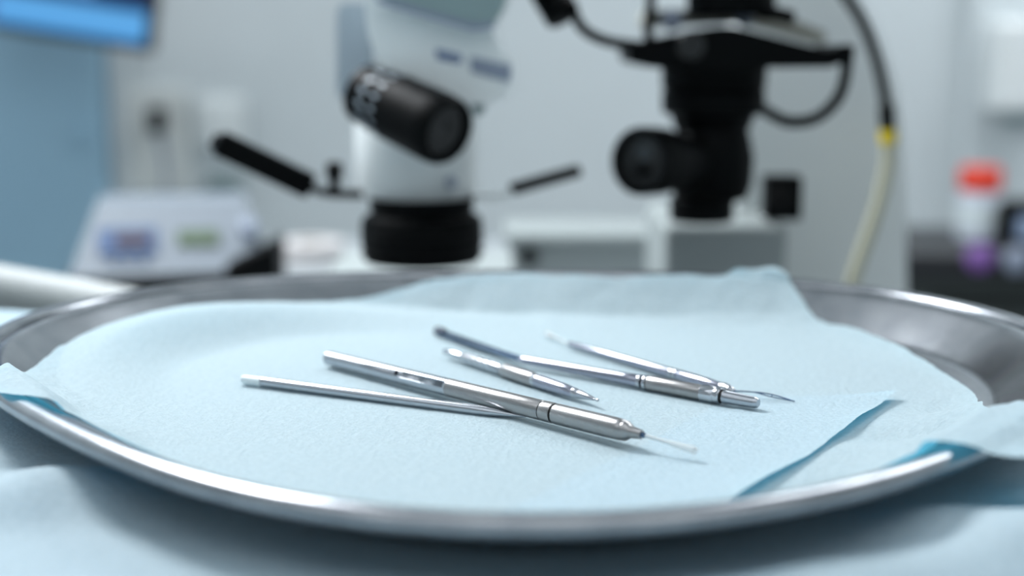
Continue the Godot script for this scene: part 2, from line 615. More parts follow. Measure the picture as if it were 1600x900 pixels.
func tray() -> void:
	var segs := 256
	var t := thing("steel_tray", "large oval stainless steel tray with a rolled rim", "tray", spot(Vector3(MID.x, FLOOR_IN - 0.001, MID.z)))
	# profile as (distance in from the rim line, height above the inner floor); 1 = at the middle
	var basin := [Vector2(1, 0.0), Vector2(0.12, 0), Vector2(0.07, 0), Vector2(0.045, 0)]
	for k in 29:
		var q := lerpf(0.0415, 0.0045, k / 28.0)
		basin.append(Vector2(q, tray_height(q)))
	var under := []
	for p in basin:
		if p.x < 0.99:
			under.append(Vector2(p.x + 0.0006, p.y - 0.001))
	under.push_front(Vector2(1, -0.001))
	var rim := []
	for k in 15:
		var a := deg_to_rad(lerpf(178.0, -150.0, k / 14.0))
		rim.append(Vector2(0.0002 - cos(a) * 0.0048, 0.0182 + sin(a) * 0.0040))
	var all := {"basin": basin, "rolled_rim": rim, "basin_underside": under}
	for called in all:
		var prof: Array = all[called]
		var pts := []
		var uvs := []
		for p in prof:
			for k in segs + 1:
				var th := TAU * k / segs
				var r: float = rim_radius(th) - p.x if p.x < 0.99 else 0.0001
				if p.x > 0.1:
					r = rim_radius(th) * (0.0001 if p.x > 0.99 else 1.0 - p.x / 0.22)
				pts.append(around(th, r, FLOOR_IN + p.y))
				uvs.append(Vector2(th * 0.23 * 8.0, p.x * 8.0))
		if called == "rolled_rim":
			# close the roll onto the wall
			for k in segs + 1:
				var th := TAU * k / segs
				pts.append(around(th, rim_radius(th) - 0.006, FLOOR_IN + 0.0195))
				uvs.append(Vector2(th * 0.23 * 8.0, 0.05))
			part(t, called, grid(pts, prof.size() + 1, segs + 1, uvs), M.tray)
		else:
			part(t, called, grid(pts, prof.size(), segs + 1, uvs), M.tray)

# where the sheet in the tray ends: distance in from the rim line, by angle in degrees
const EDGE := [[-180, 0.022], [-174, 0.016], [-170, 0.010], [-166, 0.002], [-164, -0.004], [-161, -0.008], [-158, -0.006], [-155, 0.0], [-152, 0.008], [-149, 0.016], [-90, 0.016], [-57, 0.016], [-53.5, 0.010], [-51, 0.001], [-49.5, -0.022], [-46, -0.042], [-41, -0.046], [-37, -0.034], [-34, -0.012], [-31, 0.008], [-22, 0.030], [-12, 0.039], [-2, 0.045], [12, 0.053], [20, 0.053], [29, 0.048], [38, 0.040], [44, 0.033], [47, 0.024], [50, 0.014], [53, 0.004], [55.5, -0.001], [58, 0.005], [62, 0.009], [74, 0.0095], [84, 0.009], [94, 0.0085], [102, 0.010], [106, 0.012], [114, 0.0215], [124, 0.027], [133, 0.030], [144, 0.031], [153, 0.034], [160, 0.032], [173, 0.027], [180, 0.022]]

func sheet_edge(deg: float) -> float:
	for i in EDGE.size() - 1:
		if deg <= EDGE[i + 1][0]:
			var t: float = (deg - EDGE[i][0]) / (EDGE[i + 1][0] - EDGE[i][0])
			return lerpf(EDGE[i][1], EDGE[i + 1][1], t)
	return EDGE[0][1]

var rough_noise := FastNoiseLite.new()
var fold_noise := FastNoiseLite.new()

func crease(x: float, z: float, a: Vector2, b: Vector2, width: float) -> float:
	var p := Geometry2D.get_closest_point_to_segment(Vector2(x, z), a, b)
	return bump(p.distance_to(Vector2(x, z)) / width)

# height of the sheet above the tray's inner floor
func sheet_height(x: float, z: float) -> float:
	var d := Vector2(x - MID.x, -(z - MID.z))
	var th := d.angle()
	var deg := rad_to_deg(th)
	var q := rim_radius(th) - d.length()
	var h := 0.0
	if q > -0.004:
		h = tray_height(q)
	else:
		h = 0.022 - (-q - 0.004) * 0.22
	h += 0.0010
	var wide := 0.0125 + 0.030 * bump((deg + 164.0) / 9.0) + 0.026 * bump((deg + 40.0) / 9.0)
	h = maxf(h, 0.0236 * smooth((wide - q) / (wide - 0.0062)) - maxf(0.0, -q - 0.006) * 0.22)
	# the sheet lifts off the floor before it meets the wall
	var lift := 0.050 + 0.034 * bump(wrapf(deg - 155.0, -180.0, 180.0) / 30.0) + 0.012 * bump((deg + 25.0) / 25.0) + 0.012 * bump((deg - 25.0) / 20.0)
	lift -= 0.014 * bump((deg - 85.0) / 30.0)
	var front := smooth((deg + 158.0) / 14.0) * smooth((-47.0 - deg) / 12.0)
	lift = lerpf(lift, 0.036, front)
	var b := clampf((lift - q) / (lift - 0.002), 0.0, 1.0)
	h = maxf(h, 0.0010 + 0.021 * pow(b, 1.75))
	var out := smooth((0.085 - q) / 0.05) * (1.0 - front)
	h += out * (0.0022 * fold_noise.get_noise_2d(x, z) + 0.0011)
	# a rounded ridge along the left edge, falling to the floor
	h = maxf(h, 0.0010 + 0.0150 * bump(wrapf(deg - 150.0, -180.0, 180.0) / 34.0) * smooth((0.086 - q) / 0.042))
	h += 0.0010 * bump((q - 0.046) / 0.010) * bump(wrapf(deg - 152.0, -180.0, 180.0) / 26.0)
	# folds running up to the rim on the right
	h += 0.0030 * out * bump((deg + 37.0) / 5.0) + 0.005 * out * bump((deg + 20.0) / 6.0) - 0.001 * out * bump((deg + 30.0) / 4.0)
	h += 0.004 * bump((q - 0.040) / 0.018) * bump((deg - 22.0) / 22.0)
	# corner that stands up behind
	h += 0.0035 * bump((deg - 55.0) / 2.6) * smooth((0.016 - q) / 0.016) + 0.001 * bump((deg - 62.0) / 7.0) * smooth((0.03 - q) / 0.03)
	# small creases pressed into the flat part
	h -= 0.00035 * crease(x, z, Vector2(-0.089, -0.525), Vector2(-0.055, -0.498), 0.0030)
	h -= 0.0004 * crease(x, z, Vector2(0.0, -0.468), Vector2(0.035, -0.452), 0.004)
	h += 0.00016 * rough_noise.get_noise_2d(x, z)
	return maxf(h, 0.0007)

func tray_drape() -> void:
	rough_noise.seed = 7
	rough_noise.frequency = 55.0
	fold_noise.seed = 19
	fold_noise.frequency = 17.0
	var t := thing("tray_drape", "light blue absorbent sheet lining the steel tray, edges crumpled up its wall", "cloth", spot(Vector3(MID.x, FLOOR_IN, MID.z)))
	var angles := []
	var a := -180.0
	while a < 180.0:
		angles.append(a)
		a += 0.25 if a > -55.0 and a < -40.0 else (0.4 if a > 40.0 and a < 66.0 else 0.8)
	angles.append(180.0)
	var cols := angles.size()
	var rows := 180
	var pts := []
	var uvs := []
	for i in rows:
		var s := float(i) / (rows - 1)
		s = 1.0 - pow(1.0 - s, 1.35)
		for deg in angles:
			var th := deg_to_rad(deg)
			var jag := 0.0002 * rough_noise.get_noise_2d(deg * 0.03, 5.0) + 0.0008 * fold_noise.get_noise_2d(deg * 0.006, 9.0)
			var r := (rim_radius(th) - sheet_edge(deg) + jag) * maxf(s, 0.0002)
			var p := around(th, r, 0.0)
			p.y = FLOOR_IN + sheet_height(p.x, p.z)
			pts.append(p)
			uvs.append(Vector2(p.x, p.z))
	part(t, "liner", grid(pts, rows, cols, uvs), M.sheet)
	# the loose upper layer with its cut edge
	var edge := Curve3D.new()
	edge.bake_interval = 0.001
	var cut := [[0.1665, -0.5985], [0.1530, -0.5765], [0.1395, -0.5535], [0.1235, -0.5280], [0.1085, -0.5040], [0.0945, -0.4840], [0.076, -0.4560], [0.056, -0.4300]]
	for k in cut.size():
		var p := Vector3(cut[k][0], 0, cut[k][1])
		var w := Vector3()
		if k > 0 and k < cut.size() - 1:
			w = Vector3(cut[k + 1][0] - cut[k - 1][0], 0, cut[k + 1][1] - cut[k - 1][1]) / 6.0
		edge.add_point(p, -w, w)
	var lr := 140
	var lc := 50
	pts = []
	uvs = []
	var inward := Vector3(-0.90, 0, -0.12)
	for i in lr:
		var u := float(i) / (lr - 1)
		var e := edge.sample_baked(u * edge.get_baked_length())
		e += Vector3(0.0006, 0, -0.0004) * rough_noise.get_noise_2d(u * 1.3, 3.0)
		for j in lc:
			var v := float(j) / (lc - 1)
			var p := e + inward * v * 0.075
			var lift := 0.0030 * bump((u - 0.28) / 0.16) + 0.0030 * bump((u - 0.78) / 0.2) + 0.0026 * bump(u / 0.10) + 0.0008
			p.y = FLOOR_IN + sheet_height(p.x, p.z) + lift * pow(1.0 - v, 2.6) + 0.0003 - 0.0009 * smooth((v - 0.8) / 0.2) - 0.0006 * smooth((0.05 - u) / 0.05) * smooth(v / 0.5)
			pts.append(p)
			uvs.append(Vector2(p.x + 0.013, p.z))
	part(t, "upper_layer", grid(pts, lr, lc, uvs), M.sheet)

# ---------------------------------------------------------------- instruments in the tray
func mm(list: Array, segs := 48) -> ArrayMesh:
	return lathe(v2(list), segs, 0.001)

func piece(t: Node3D, called: String, list: Array, m: Material, segs := 48) -> MeshInstance3D:
	return part(t, called, mm(list, segs), m, Transform3D(), false)

func floor_point(x: float, drop: float, depth: float) -> Vector3:
	return Vector3(x, EYE - drop, -depth)

# turned body with a channel milled into one side
func slotted(x0: float, x1: float, r0: float, r1: float, s0: float, s1: float, half: float, facing: float) -> ArrayMesh:
	var xs := [x0, (x0 + s0) / 2, s0, s0 + 0.05, (s0 + s1) / 2, s1 - 0.05, s1, x1]
	var segs := 120
	var pts := []
	for x in xs:
		var r := lerpf(r0, r1, (x - x0) / (x1 - x0))
		for k in segs + 1:
			var a := TAU * k / segs
			var p := Vector2(cos(a), sin(a)) * r
			var off := wrapf(a - facing, -PI, PI)
			if x > s0 and x < s1 and absf(off) < PI / 2:
				var side := sin(off) * r
				if absf(side) < half:
					var n := Vector2(cos(facing), sin(facing))
					var w := Vector2(-n.y, n.x)
					p = n * r * 0.22 + w * side
			pts.append(Vector3(x, p.x, p.y) * 0.001)
	return grid(pts, xs.size(), segs + 1, [], true)

func instruments() -> void:
	# slim probe
	var t := thing("slim_probe", "slim steel probe with a pale cap and pointed end, tip under the thick holder", "probe", along(floor_point(-0.1219, 0.1483, 0.624), floor_point(0.0057, 0.1493, 0.562)))
	piece(t, "end_cap", [0, 0, 0, 0.9, 0.5, 1.6, 1.4, 1.95, 2.5, 2.1, 11.3, 2.1, 11.3, 0], M.frost)
	piece(t, "shaft", [11.3, 0, 11.3, 2.25, 76.4, 2.25, 76.5, 2.12, 76.9, 2.12, 77.0, 2.25, 114, 2.25, 119, 2.2, 124, 1.95, 128, 1.55, 131, 1.2, 134, 0.95], M.steel)
	piece(t, "point", [133.9, 0.95, 138, 0.62, 141.8, 0.3, 142, 0], M.steel, 24)

	# thick holder with a milled channel and a glass tip
	var a := floor_point(-0.0875, 0.1466, 0.6601)
	var b := floor_point(0.0488, 0.1444, 0.5174)
	t = thing("capillary_holder", "thick satin steel holder with a slotted side and a clear glass tip", "instrument holder", along(a, b))
	piece(t, "rear_end", [0, 0, 0, 2.6, 0.3, 3.1, 0.9, 3.4, 1.0, 3.42, 1.0, 0], M.satin)
	var sb := part(t, "slotted_barrel", slotted(1.0, 88.0, 3.42, 3.95, 57.5, 87.0, 1.5, 1.0), M.steel, Transform3D(), false)
	# cross hole ahead of the channel, its shade drawn as a dark disc
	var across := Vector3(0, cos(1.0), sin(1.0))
	var hole_xf := along(Vector3(), across)
	hole_xf.origin = Vector3(0.0555, 0, 0) + across * 0.0036
	part(sb, "hole_disc", lathe(v2([0, 0, 0, 1.25, 0.40, 1.25, 0.40, 0.9, 0.2, 0.85, 0.2, 0]), 24, 0.001), M.dark_steel, hole_xf, false)
	piece(t, "barrel", [88, 0, 88, 3.98, 90, 4.0, 120, 4.1, 144.2, 4.15, 144.6, 3.9], M.satin)
	piece(t, "groove", [144.4, 3.75, 152.6, 3.75], M.groove)
	piece(t, "collar", [145.1, 3.6, 145.3, 4.1, 145.8, 4.2, 150.7, 4.2, 151.2, 4.1, 151.3, 3.6], M.satin)
	piece(t, "nose", [152.4, 3.6, 152.5, 4.15, 153.0, 4.25, 180, 4.3, 186, 4.2, 188.3, 3.95, 188.6, 3.7, 189.2, 3.7, 189.4, 3.9, 190.6, 3.3, 191.8, 2.5, 192.2, 2.35, 197.2, 1.75, 197.4, 1.5, 197.4, 0], M.satin)
	var tip := along(t.to_local(b), t.to_local(floor_point(0.0679, 0.1465, 0.5026)))
	part(t, "tip_sleeve", lathe(v2([-3, 0.95, 1.5, 0.95, 1.6, 0.8, 1.6, 0]), 20, 0.001), M.blue_grey, tip, false)
	var gl := part(t, "glass_tip", lathe(v2([0, 0.75, 6, 0.72, 10, 0.85, 15, 1.25, 20, 1.5, 22.5, 1.55, 23.8, 1.1, 24.3, 0.4, 24.4, 0]), 28, 0.001), M.glass, tip, false)
	part(gl, "glass_core", lathe(v2([0, 0.45, 9, 0.4, 12, 0.2, 12.2, 0]), 16, 0.001), M.frost, Transform3D(), false)
	part(gl, "tip_bead", lathe(v2([21.8, 0, 22.0, 0.45, 22.6, 0.7, 23.2, 0.45, 23.4, 0]), 16, 0.001), M.chrome, Transform3D(), false)

	# push pen with a cone tip
	t = thing("push_pen", "short silver push pen with a cone tip and a bluish grip", "pen", along(floor_point(-0.0331, 0.1475, 0.6795), floor_point(0.0356, 0.1475, 0.583)))
	piece(t, "push_button", [0, 0, 0, 1.0, 0.8, 1.4, 5.8, 1.5, 6.2, 1.2, 6.2, 0], M.steel)
	piece(t, "button_sleeve", [6.0, 1.2, 6.3, 1.75, 15.4, 1.8, 15.9, 1.6], M.chrome)
	var ub := piece(t, "upper_barrel", [15.8, 1.6, 16.5, 2.2, 18, 2.35, 30, 2.45, 47.5, 2.6, 48.4, 2.45, 48.5, 2.2, 50.3, 2.2], M.steel)
	var ring := PackedFloat32Array([18.5, 23.5, 28.5, 33.5, 38.5])
	for k in ring:
		piece(ub, "knurl_ring", [k, 2.35, k + 0.3, 2.62, k + 3.2, 2.66, k + 3.5, 2.4], M.chrome)
	piece(t, "grip", [50.2, 2.2, 50.4, 3.0, 51.2, 3.25, 73.4, 3.3, 74.2, 3.1, 74.3, 2.8], M.satin)
	piece(t, "collar", [74.2, 2.7, 74.4, 3.05, 76.4, 3.15, 76.7, 2.9], M.chrome)
	piece(t, "front_barrel", [76.6, 2.8, 76.9, 3.05, 84, 3.05, 94, 2.75, 102.8, 2.25, 103.0, 2.1], M.titanium)
	piece(t, "cone", [102.9, 2.0, 103.1, 2.3, 106.4, 2.05, 106.6, 1.9, 107.0, 2.0, 116.6, 0.75, 116.9, 0.6], M.steel)
	piece(t, "writing_tip", [116.5, 0.55, 118.4, 0.5, 118.9, 0.72, 119.6, 0.6, 119.9, 0], M.chrome, 20)

	# spatula: tapered handle, thick body, bent flat blade
	a = floor_point(0.0046, 0.1474, 0.660)
	b = floor_point(0.1028, 0.1474, 0.5768)
	t = thing("spatula", "steel spatula with a ringed handle and a long bluish bent blade", "spatula", along(a, b))
	piece(t, "tapered_handle", [-2, 0, -2, 1.0, 0, 1.7, 2, 1.95, 30, 2.4, 60, 2.85, 67.4, 2.95, 67.8, 2.75], M.titanium)
	piece(t, "ring_groove", [67.6, 2.5, 74, 2.5], M.groove)
	piece(t, "ring", [67.9, 2.5, 68.1, 3.1, 68.9, 3.25, 69.8, 3.1, 70.0, 2.5], M.chrome)
	piece(t, "ring", [71.1, 2.5, 71.3, 3.3, 72.0, 3.45, 72.8, 3.3, 73.0, 2.5], M.chrome)
	piece(t, "body", [73.2, 2.5, 73.4, 3.3, 74.2, 3.5, 100, 3.5, 100.6, 3.3, 101, 3.3], M.satin)
	piece(t, "clip_sleeve", [100.8, 3.2, 101.2, 3.6, 104, 3.68, 107.4, 3.6, 107.8, 3.3, 108.4, 3.55, 110.2, 3.45, 110.6, 3.0], M.chrome)
	piece(t, "neck_groove", [110.4, 2.6, 112.2, 2.6], M.groove)
	piece(t, "end_cap", [111.9, 2.5, 112.1, 3.1, 113.2, 3.15, 113.6, 2.95, 127.0, 2.55, 128.0, 2.2, 128.7, 1.7, 128.7, 0], M.steel, 8)
	# blade, its dark reflection put into the blue-grey base colour
	var tipb := floor_point(-0.0414, 0.1490, 0.7403)
	var bl := along(t.to_local(a), t.to_local(tipb))
	var pts := []
	var rows := 40
	for i in rows:
		var u := i / (rows - 1.0)
		var w := lerpf(1.5, 3.4, smooth(u / 0.6))
		if u > 0.93:
			w *= sqrt(maxf(0.0, 1.0 - pow((u - 0.93) / 0.0715, 2)))
		var th := lerpf(1.4, 0.7, smooth(u / 0.5))
		for k in 17:
			var an := TAU * k / 16.0
			var c := cos(an)
			var s := sin(an)
			var yy := signf(s) * pow(absf(s), 0.5) * th
			var zz := signf(c) * pow(absf(c), 0.5) * w
			pts.append(Vector3(u * 89.0, yy, zz) * 0.001)
	var bd := part(t, "blade", grid(pts, rows, 17), M.blue_grey, bl, false)
	part(bd, "blade_tip", lathe(v2([80.5, 0, 80.5, 2.0, 81.5, 2.5, 88, 2.5, 89.5, 1.9, 90, 0]), 24, 0.001), M.dark_steel, Transform3D(), false)

	# fine-wire fork tool
	a = floor_point(0.029, 0.1482, 0.6998)
	b = floor_point(0.0967, 0.1482, 0.6008)
	t = thing("wire_fork_tool", "slim lilac-grey metal tool with a fine two-pronged wire end", "instrument", along(a, b))
	piece(t, "tapered_handle", [-1, 0, -1, 0.8, 0, 1.35, 1.0, 1.55, 30, 1.85, 76.4, 2.3, 77, 2.1], M.titanium)
	piece(t, "ring_groove", [76.8, 1.8, 83.2, 1.8], M.groove)
	piece(t, "ring", [77.4, 1.8, 77.6, 2.35, 78.4, 2.5, 79.2, 2.35, 79.4, 1.8], M.chrome)
	piece(t, "ring", [80.4, 1.8, 80.6, 2.45, 81.4, 2.6, 82.2, 2.45, 82.4, 1.8], M.chrome)
	piece(t, "nose", [83, 1.8, 83.2, 2.4, 84, 2.6, 100, 2.55, 110.5, 2.1, 111.3, 1.8], M.titanium)
	piece(t, "front_collar", [111.2, 1.6, 111.5, 2.3, 113.5, 2.45, 115.5, 2.3, 115.8, 1.9, 116.4, 2.0, 117.6, 1.8, 119.5, 1.0, 120, 0], M.chrome)
	var g0 := t.to_local(b)
	for s in [-1.0, 1.0]:
		var w1: Vector3 = t.to_local(at(1175 + s * 2, 612 + s * 1.5, 0.598))
		var w2: Vector3 = t.to_local(Vector3(0.1115, EYE - 0.1486 + s * 0.0009, -0.5945 + s * 0.0016))
		var w3: Vector3 = t.to_local(Vector3(0.1205, EYE - 0.1500 + s * 0.0002, -0.5905 + s * 0.0014))
		part(t, "wire_prong", tube([g0 + Vector3(0, 0, s * 0.0006), (g0 + w2) / 2 + Vector3(0, 0.0006, s * 0.0012), w2, w3], 0.00028, 8), M.blue_grey, Transform3D(), false)
	part(t, "cross_wire", tube([t.to_local(Vector3(0.1115, EYE - 0.1495, -0.5961)), t.to_local(Vector3(0.1118, EYE - 0.1477, -0.5929))], 0.00022, 8), M.blue_grey, Transform3D(), false)
	# clear rod at its back end
	var gt := along(t.to_local(a), t.to_local(floor_point(0.0175, 0.1494, 0.7333)))
	var rod := part(t, "glass_rod", lathe(v2([0, 0.5, 14, 0.5, 22, 0.7, 28, 1.4, 32, 1.5, 34, 0.9, 34.4, 0]), 20, 0.001), M.glass, gt, false)
	part(rod, "glass_bead", lathe(v2([27.5, 0, 28, 0.7, 30, 1.0, 32, 0.7, 32.4, 0]), 16, 0.001), M.frost, Transform3D(), false)

# ---------------------------------------------------------------- bench and microscopes
func bench() -> void:
	var t := thing("lab_bench", "white lab bench behind the tray, carrying the microscopes", "bench", spot(Vector3(-0.05, 0, -1.575)))
	part(t, "worktop", rbox(Vector3(0.90, 0.03, 0.85), 0.006), M.worktop, spot(Vector3(-0.05, BENCH - 0.015, -1.575)))
	for sx in [-0.42, 0.42]:
		for sz in [-0.38, 0.38]:
			part(t, "leg", rbox(Vector3(0.05, BENCH - 0.03, 0.05), 0.006), M.white_soft, spot(Vector3(-0.05 + sx, (BENCH - 0.03) / 2, -1.575 + sz)))
	part(t, "back_panel", rbox(Vector3(0.84, BENCH - 0.2, 0.02), 0.003), M.white_soft, spot(Vector3(-0.05, (BENCH + 0.1) / 2, -1.96)))

func microscope_white() -> void:
	var d := 1.0
	var s := d / FOCAL
	var c := at(658, 360, d)
	var t := thing("surgical_microscope", "white hanging microscope with a black tilted lens barrel and two black grips", "microscope", spot(Vector3(c.x, 2.7, c.z)))
	# objective at the bottom
	var low := at(660, 409, d)
	var ob := part(t, "objective", lathe(v2([0, 0, 0, 78, 2, 88, 6, 92, 40, 96, 66, 95, 74, 90, 76, 84, 77, 80, 96, 82, 104, 82]), 64, s), M.black, upright(low))
	for k in 3:
		part(ob, "objective_ridge", lathe(v2([14 + k * 16, 92, 15 + k * 16, 96.5, 20 + k * 16, 97, 21 + k * 16, 92]), 64, s), M.rubber, upright(low))
	var lb := part(t, "lower_body", lathe(v2([100, 0, 100, 88, 103, 92, 110, 95, 180, 97, 240, 96, 262, 88, 275, 70, 280, 0]), 64, s), M.white, upright(at(652, 409, d + 0.02)))
	part(lb, "body_screw", lathe(v2([0, 0, 0, 9, 6, 8, 8, 0]), 20, s), M.label, along(at(705, 285, d - 0.022), at(705, 285, d - 0.06)))
	# tilted head
	var hd := part(t, "head", slab(outline([568, -30, 574, 60, 600, 112, 690, 148, 752, 168, 798, 150, 803, 96, 775, 74, 765, 20, 640, -30], d - 0.055, 0.012), 0.10, 0.006), M.white)
	var hc := part(t, "head_cover", slab(outline([588, -140, 590, 4, 742, 46, 772, 40, 798, -12, 800, -140], d - 0.065, 0.02), 0.12, 0.006), M.grey_green)
	part(hc, "cover_edge", slab(outline([588, -6, 590, 5, 742, 49, 776, 42, 772, 34, 742, 38], d - 0.067, 0.003), 0.004, 0.001), M.label)
	part(t, "side_plate", slab(outline([526, 12, 526, 150, 545, 160, 580, 150, 580, 8, 540, 4], d + 0.02, 0.008), 0.03, 0.004), M.pale)
	part(hd, "name_plate", slab(outline([735, 88, 735, 112, 797, 129, 799, 102], d - 0.056, 0.002), 0.002, 0.0004), M.label)
	part(hd, "name_plate", slab(outline([680, 76, 682, 92, 722, 100, 722, 86], d - 0.056, 0.002), 0.002, 0.0004), M.label_blue)
	part(hd, "latch", slab(outline([738, 160, 742, 182, 758, 176, 756, 156], d - 0.05, 0.002), 0.02, 0.002), M.grey_green)
	# lens barrel
	var l0 := at(572, 146, d - 0.045)
	var l1 := at(700, 207, d - 0.10)
	var reach := l0.distance_to(l1) / s
	var axis := along(l0, l1)
	var barrel := part(t, "lens_barrel", lathe(v2([0, 0, 0, 40, 3, 45, 24, 46, 25, 44, 29, 44, 30, 47, 52, 47, 53, 45, 58, 45, 60, 49, reach - 26, 51, reach - 8, 50, reach, 46, reach, 38, reach - 6, 36]), 56, s), M.black, axis)
	part(barrel, "lens_glass", lathe(v2([reach - 8, 0, reach - 6, 20, reach - 7, 37]), 40, s), M.black_gloss, axis)
	for k in 16:
		var an := TAU * k / 16.0
		var u := axis * Transform3D(Basis(Vector3.RIGHT, an), Vector3())
		u.origin = axis.origin
		part(barrel, "scale_mark", rbox(Vector3(13, 1.0, 6) * s, 0.0001), M.pale, u * spot(Vector3(40, 47.3, 0) * s))
		part(barrel, "scale_mark", rbox(Vector3(12, 1.0, 5) * s, 0.0001), M.pale, u * spot(Vector3(69, 49.6, 0) * s))
	# grips
	var ga := along(at(340, 222, d - 0.01), at(487, 292, d + 0.0))
	var gl := at(340, 222, d - 0.01).distance_to(at(487, 292, d)) / s
	var gp := part(t, "grip", rbox(Vector3(gl, 40, 38) * s, 6 * s), M.black, ga * spot(Vector3(gl / 2, 0, 0) * s))
	part(gp, "grip_end", rbox(Vector3(14, 26, 26) * s, 5 * s), M.charcoal, ga * spot(Vector3(-3, 0, 0) * s))
	part(t, "grip_rod", tube([at(480, 290, d), at(515, 302, d), at(580, 303, d)], 7 * s), M.black)
	part(t, "grip_knob", lathe(v2([0, 0, 0, 9, 20, 8, 22, 13, 44, 13, 47, 9, 47, 0]), 24, s), M.rubber, upright(at(523, 300, d - 0.005)))
	var gb := along(at(798, 296, d + 0.01), at(906, 266, d + 0.03))
	var gr := at(798, 296, d + 0.01).distance_to(at(906, 266, d + 0.03)) / s
	part(t, "grip", rbox(Vector3(gr, 19, 22) * s, 6 * s), M.black, gb * spot(Vector3(gr / 2, 0, 0) * s))
	part(t, "grip_rod", tube([at(806, 294, d + 0.01), at(785, 306, d + 0.01), at(735, 306, d + 0.01)], 4 * s), M.white)
	# arm up to the ceiling
	var top := at(690, -120, d + 0.0)
	part(t, "arm", tube([top, Vector3(top.x, 1.9, top.z), Vector3(top.x, 2.69, top.z)], 0.035, 24), M.white)
	part(t, "ceiling_plate", lathe(v2([0, 0, 0, 0.11, 0.025, 0.12, 0.03, 0.12]), 40, 1.0), M.white, upright(Vector3(top.x, 2.67, top.z)))

func microscope_black() -> void:
	var d := 1.05
	var s := d / FOCAL
	var base := at(1300, 420, 1.30)
	var t := thing("stereo_microscope", "black microscope body with side lens on a white curved stand", "microscope", spot(Vector3(base.x, BENCH, base.z)))
	# white curved stand, reaching down to the bench
	var o := outline([1150, 640, 1150, 330, 1150, 120, 1160, -80, 1312, -80, 1345, 0, 1374, 55, 1398, 125, 1411, 200, 1415, 300, 1417, 640], 1.22, 0.01)
	var cut := []
	for p in o:
		cut.append(Vector3(p.x, maxf(p.y, BENCH), p.z))
	part(t, "curved_stand", slab(cut, 0.06, 0.010), M.white)
	var f := at(1140, 352, 1.12)
	var w0 := at(1043, 352, 1.10).x
	var w1 := at(1240, 352, 1.10).x
	part(t, "pedestal", rbox(Vector3(w1 - w0, f.y - BENCH, 0.16), 0.006), M.lid, spot(Vector3((w0 + w1) / 2, (f.y + BENCH) / 2, -1.20)))
	# bracket behind the wing plate
	part(t, "bracket", slab(outline([1008, 16, 1006, 44, 1060, 40, 1170, 36, 1290, 70, 1292, 50, 1200, 14], d + 0.03, 0.004), 0.05, 0.003), M.beige)
	# optics
	var col := at(1110, 345, d)
	part(t, "bottom_ring", lathe(v2([0, 0, 0, 46, 3, 50, 34, 51, 36, 48]), 48, s), M.black, upright(at(1096, 345, d)))
	part(t, "lower_body", lathe(v2([34, 0, 34, 50, 40, 58, 60, 64, 100, 66, 130, 60, 142, 56, 150, 60, 168, 66, 172, 62]), 56, s), M.black, upright(at(1109, 345, d)))
	part(t, "upper_body", lathe(v2([166, 0, 166, 70, 170, 79, 200, 80, 204, 76, 208, 80, 236, 81, 245, 84, 248, 0]), 56, s), M.black, upright(at(1110, 345, d)))
	var wp := part(t, "wing_plate", slab(outline([982, 72, 1002, 65, 1122, 42, 1146, 42, 1296, 80, 1322, 68, 1326, 92, 1300, 105, 1180, 106, 1165, 112, 1020, 106, 984, 98], d - 0.05, 0.003), 0.09, 0.003), M.black)
	part(wp, "wing_knob", lathe(v2([0, 0, 0, 20, 8, 22, 12, 18, 12, 0]), 32, s), M.black_gloss, along(at(1078, 72, d - 0.05), at(1078, 72, d - 0.3)))
	part(t, "top_turret", lathe(v2([316, 0, 316, 62, 320, 67, 350, 68, 352, 60, 420, 60, 420, 0]), 48, s), M.black, upright(at(1134, 345, d)))
	part(t, "turret_lever", tube([at(1190, 20, d - 0.02), at(1215, 22, d - 0.03), at(1238, 28, d - 0.03)], 0.005, 14), M.black)
	for p in [[1050, 32], [1163, 26]]:  # blurred screw highlights painted in as matte lavender-grey discs
		part(t, "highlight_screw", lathe(v2([0, 0, 0, 15, 8, 16, 13, 12, 16, 0]), 28, s), M.label, along(at(p[0], p[1], d - 0.0), at(p[0], p[1] - 6, d - 0.03)))
	# side lens
	var a := at(1095, 250, d)
	var b := at(1000, 252, d - 0.075)
	var reach := a.distance_to(b) / s
	var ax := along(a, b)
	var sl := part(t, "side_lens", lathe(v2([0, 0, 0, 42, reach - 66, 44, reach - 62, 49, reach - 34, 50, reach - 32, 47, reach - 26, 47, reach - 24, 50, reach - 3, 50, reach, 47, reach, 40, reach - 8, 37]), 56, s), M.black, ax)
	part(sl, "lens_glass", lathe(v2([reach - 12, 0, reach - 10, 20, reach - 9, 38]), 40, s), M.black_gloss, ax)
	part(t, "focus_button", lathe(v2([0, 0, 0, 17, 6, 16, 10, 10, 11, 0]), 28, s), M.black_gloss, along(at(1066, 222, d - 0.035), at(1062, 214, d - 0.10)))
	part(t, "focus_button", lathe(v2([0, 0, 0, 12, 5, 11, 8, 7, 9, 0]), 28, s), M.black_gloss, along(at(1085, 272, d - 0.035), at(1080, 270, d - 0.10)))
	# knob box on the pedestal side
	var fb := part(t, "focus_block", rbox(Vector3(58, 70, 50) * (1.12 / FOCAL), 6 * s), M.black, spot(at(1221, 308, 1.14)))
	part(fb, "focus_knob", lathe(v2([0, 0, 0, 22, 10, 24, 26, 24, 28, 20, 28, 0]), 32, s), M.rubber, along(at(1221, 312, 1.13), at(1219, 312, 1.05)))
	# eyepiece at the upper left
	var e0 := at(836, -45, d - 0.03)
	var e1 := at(884, 32, d - 0.05)
	part(t, "eyepiece", lathe(v2([-40, 0, -40, 22, 30, 22, 32, 26, 60, 27, 62, 24, 66, 24, 68, 27, 86, 27, 89, 22, 89, 0]), 40, s), M.black, along(e0, e1))
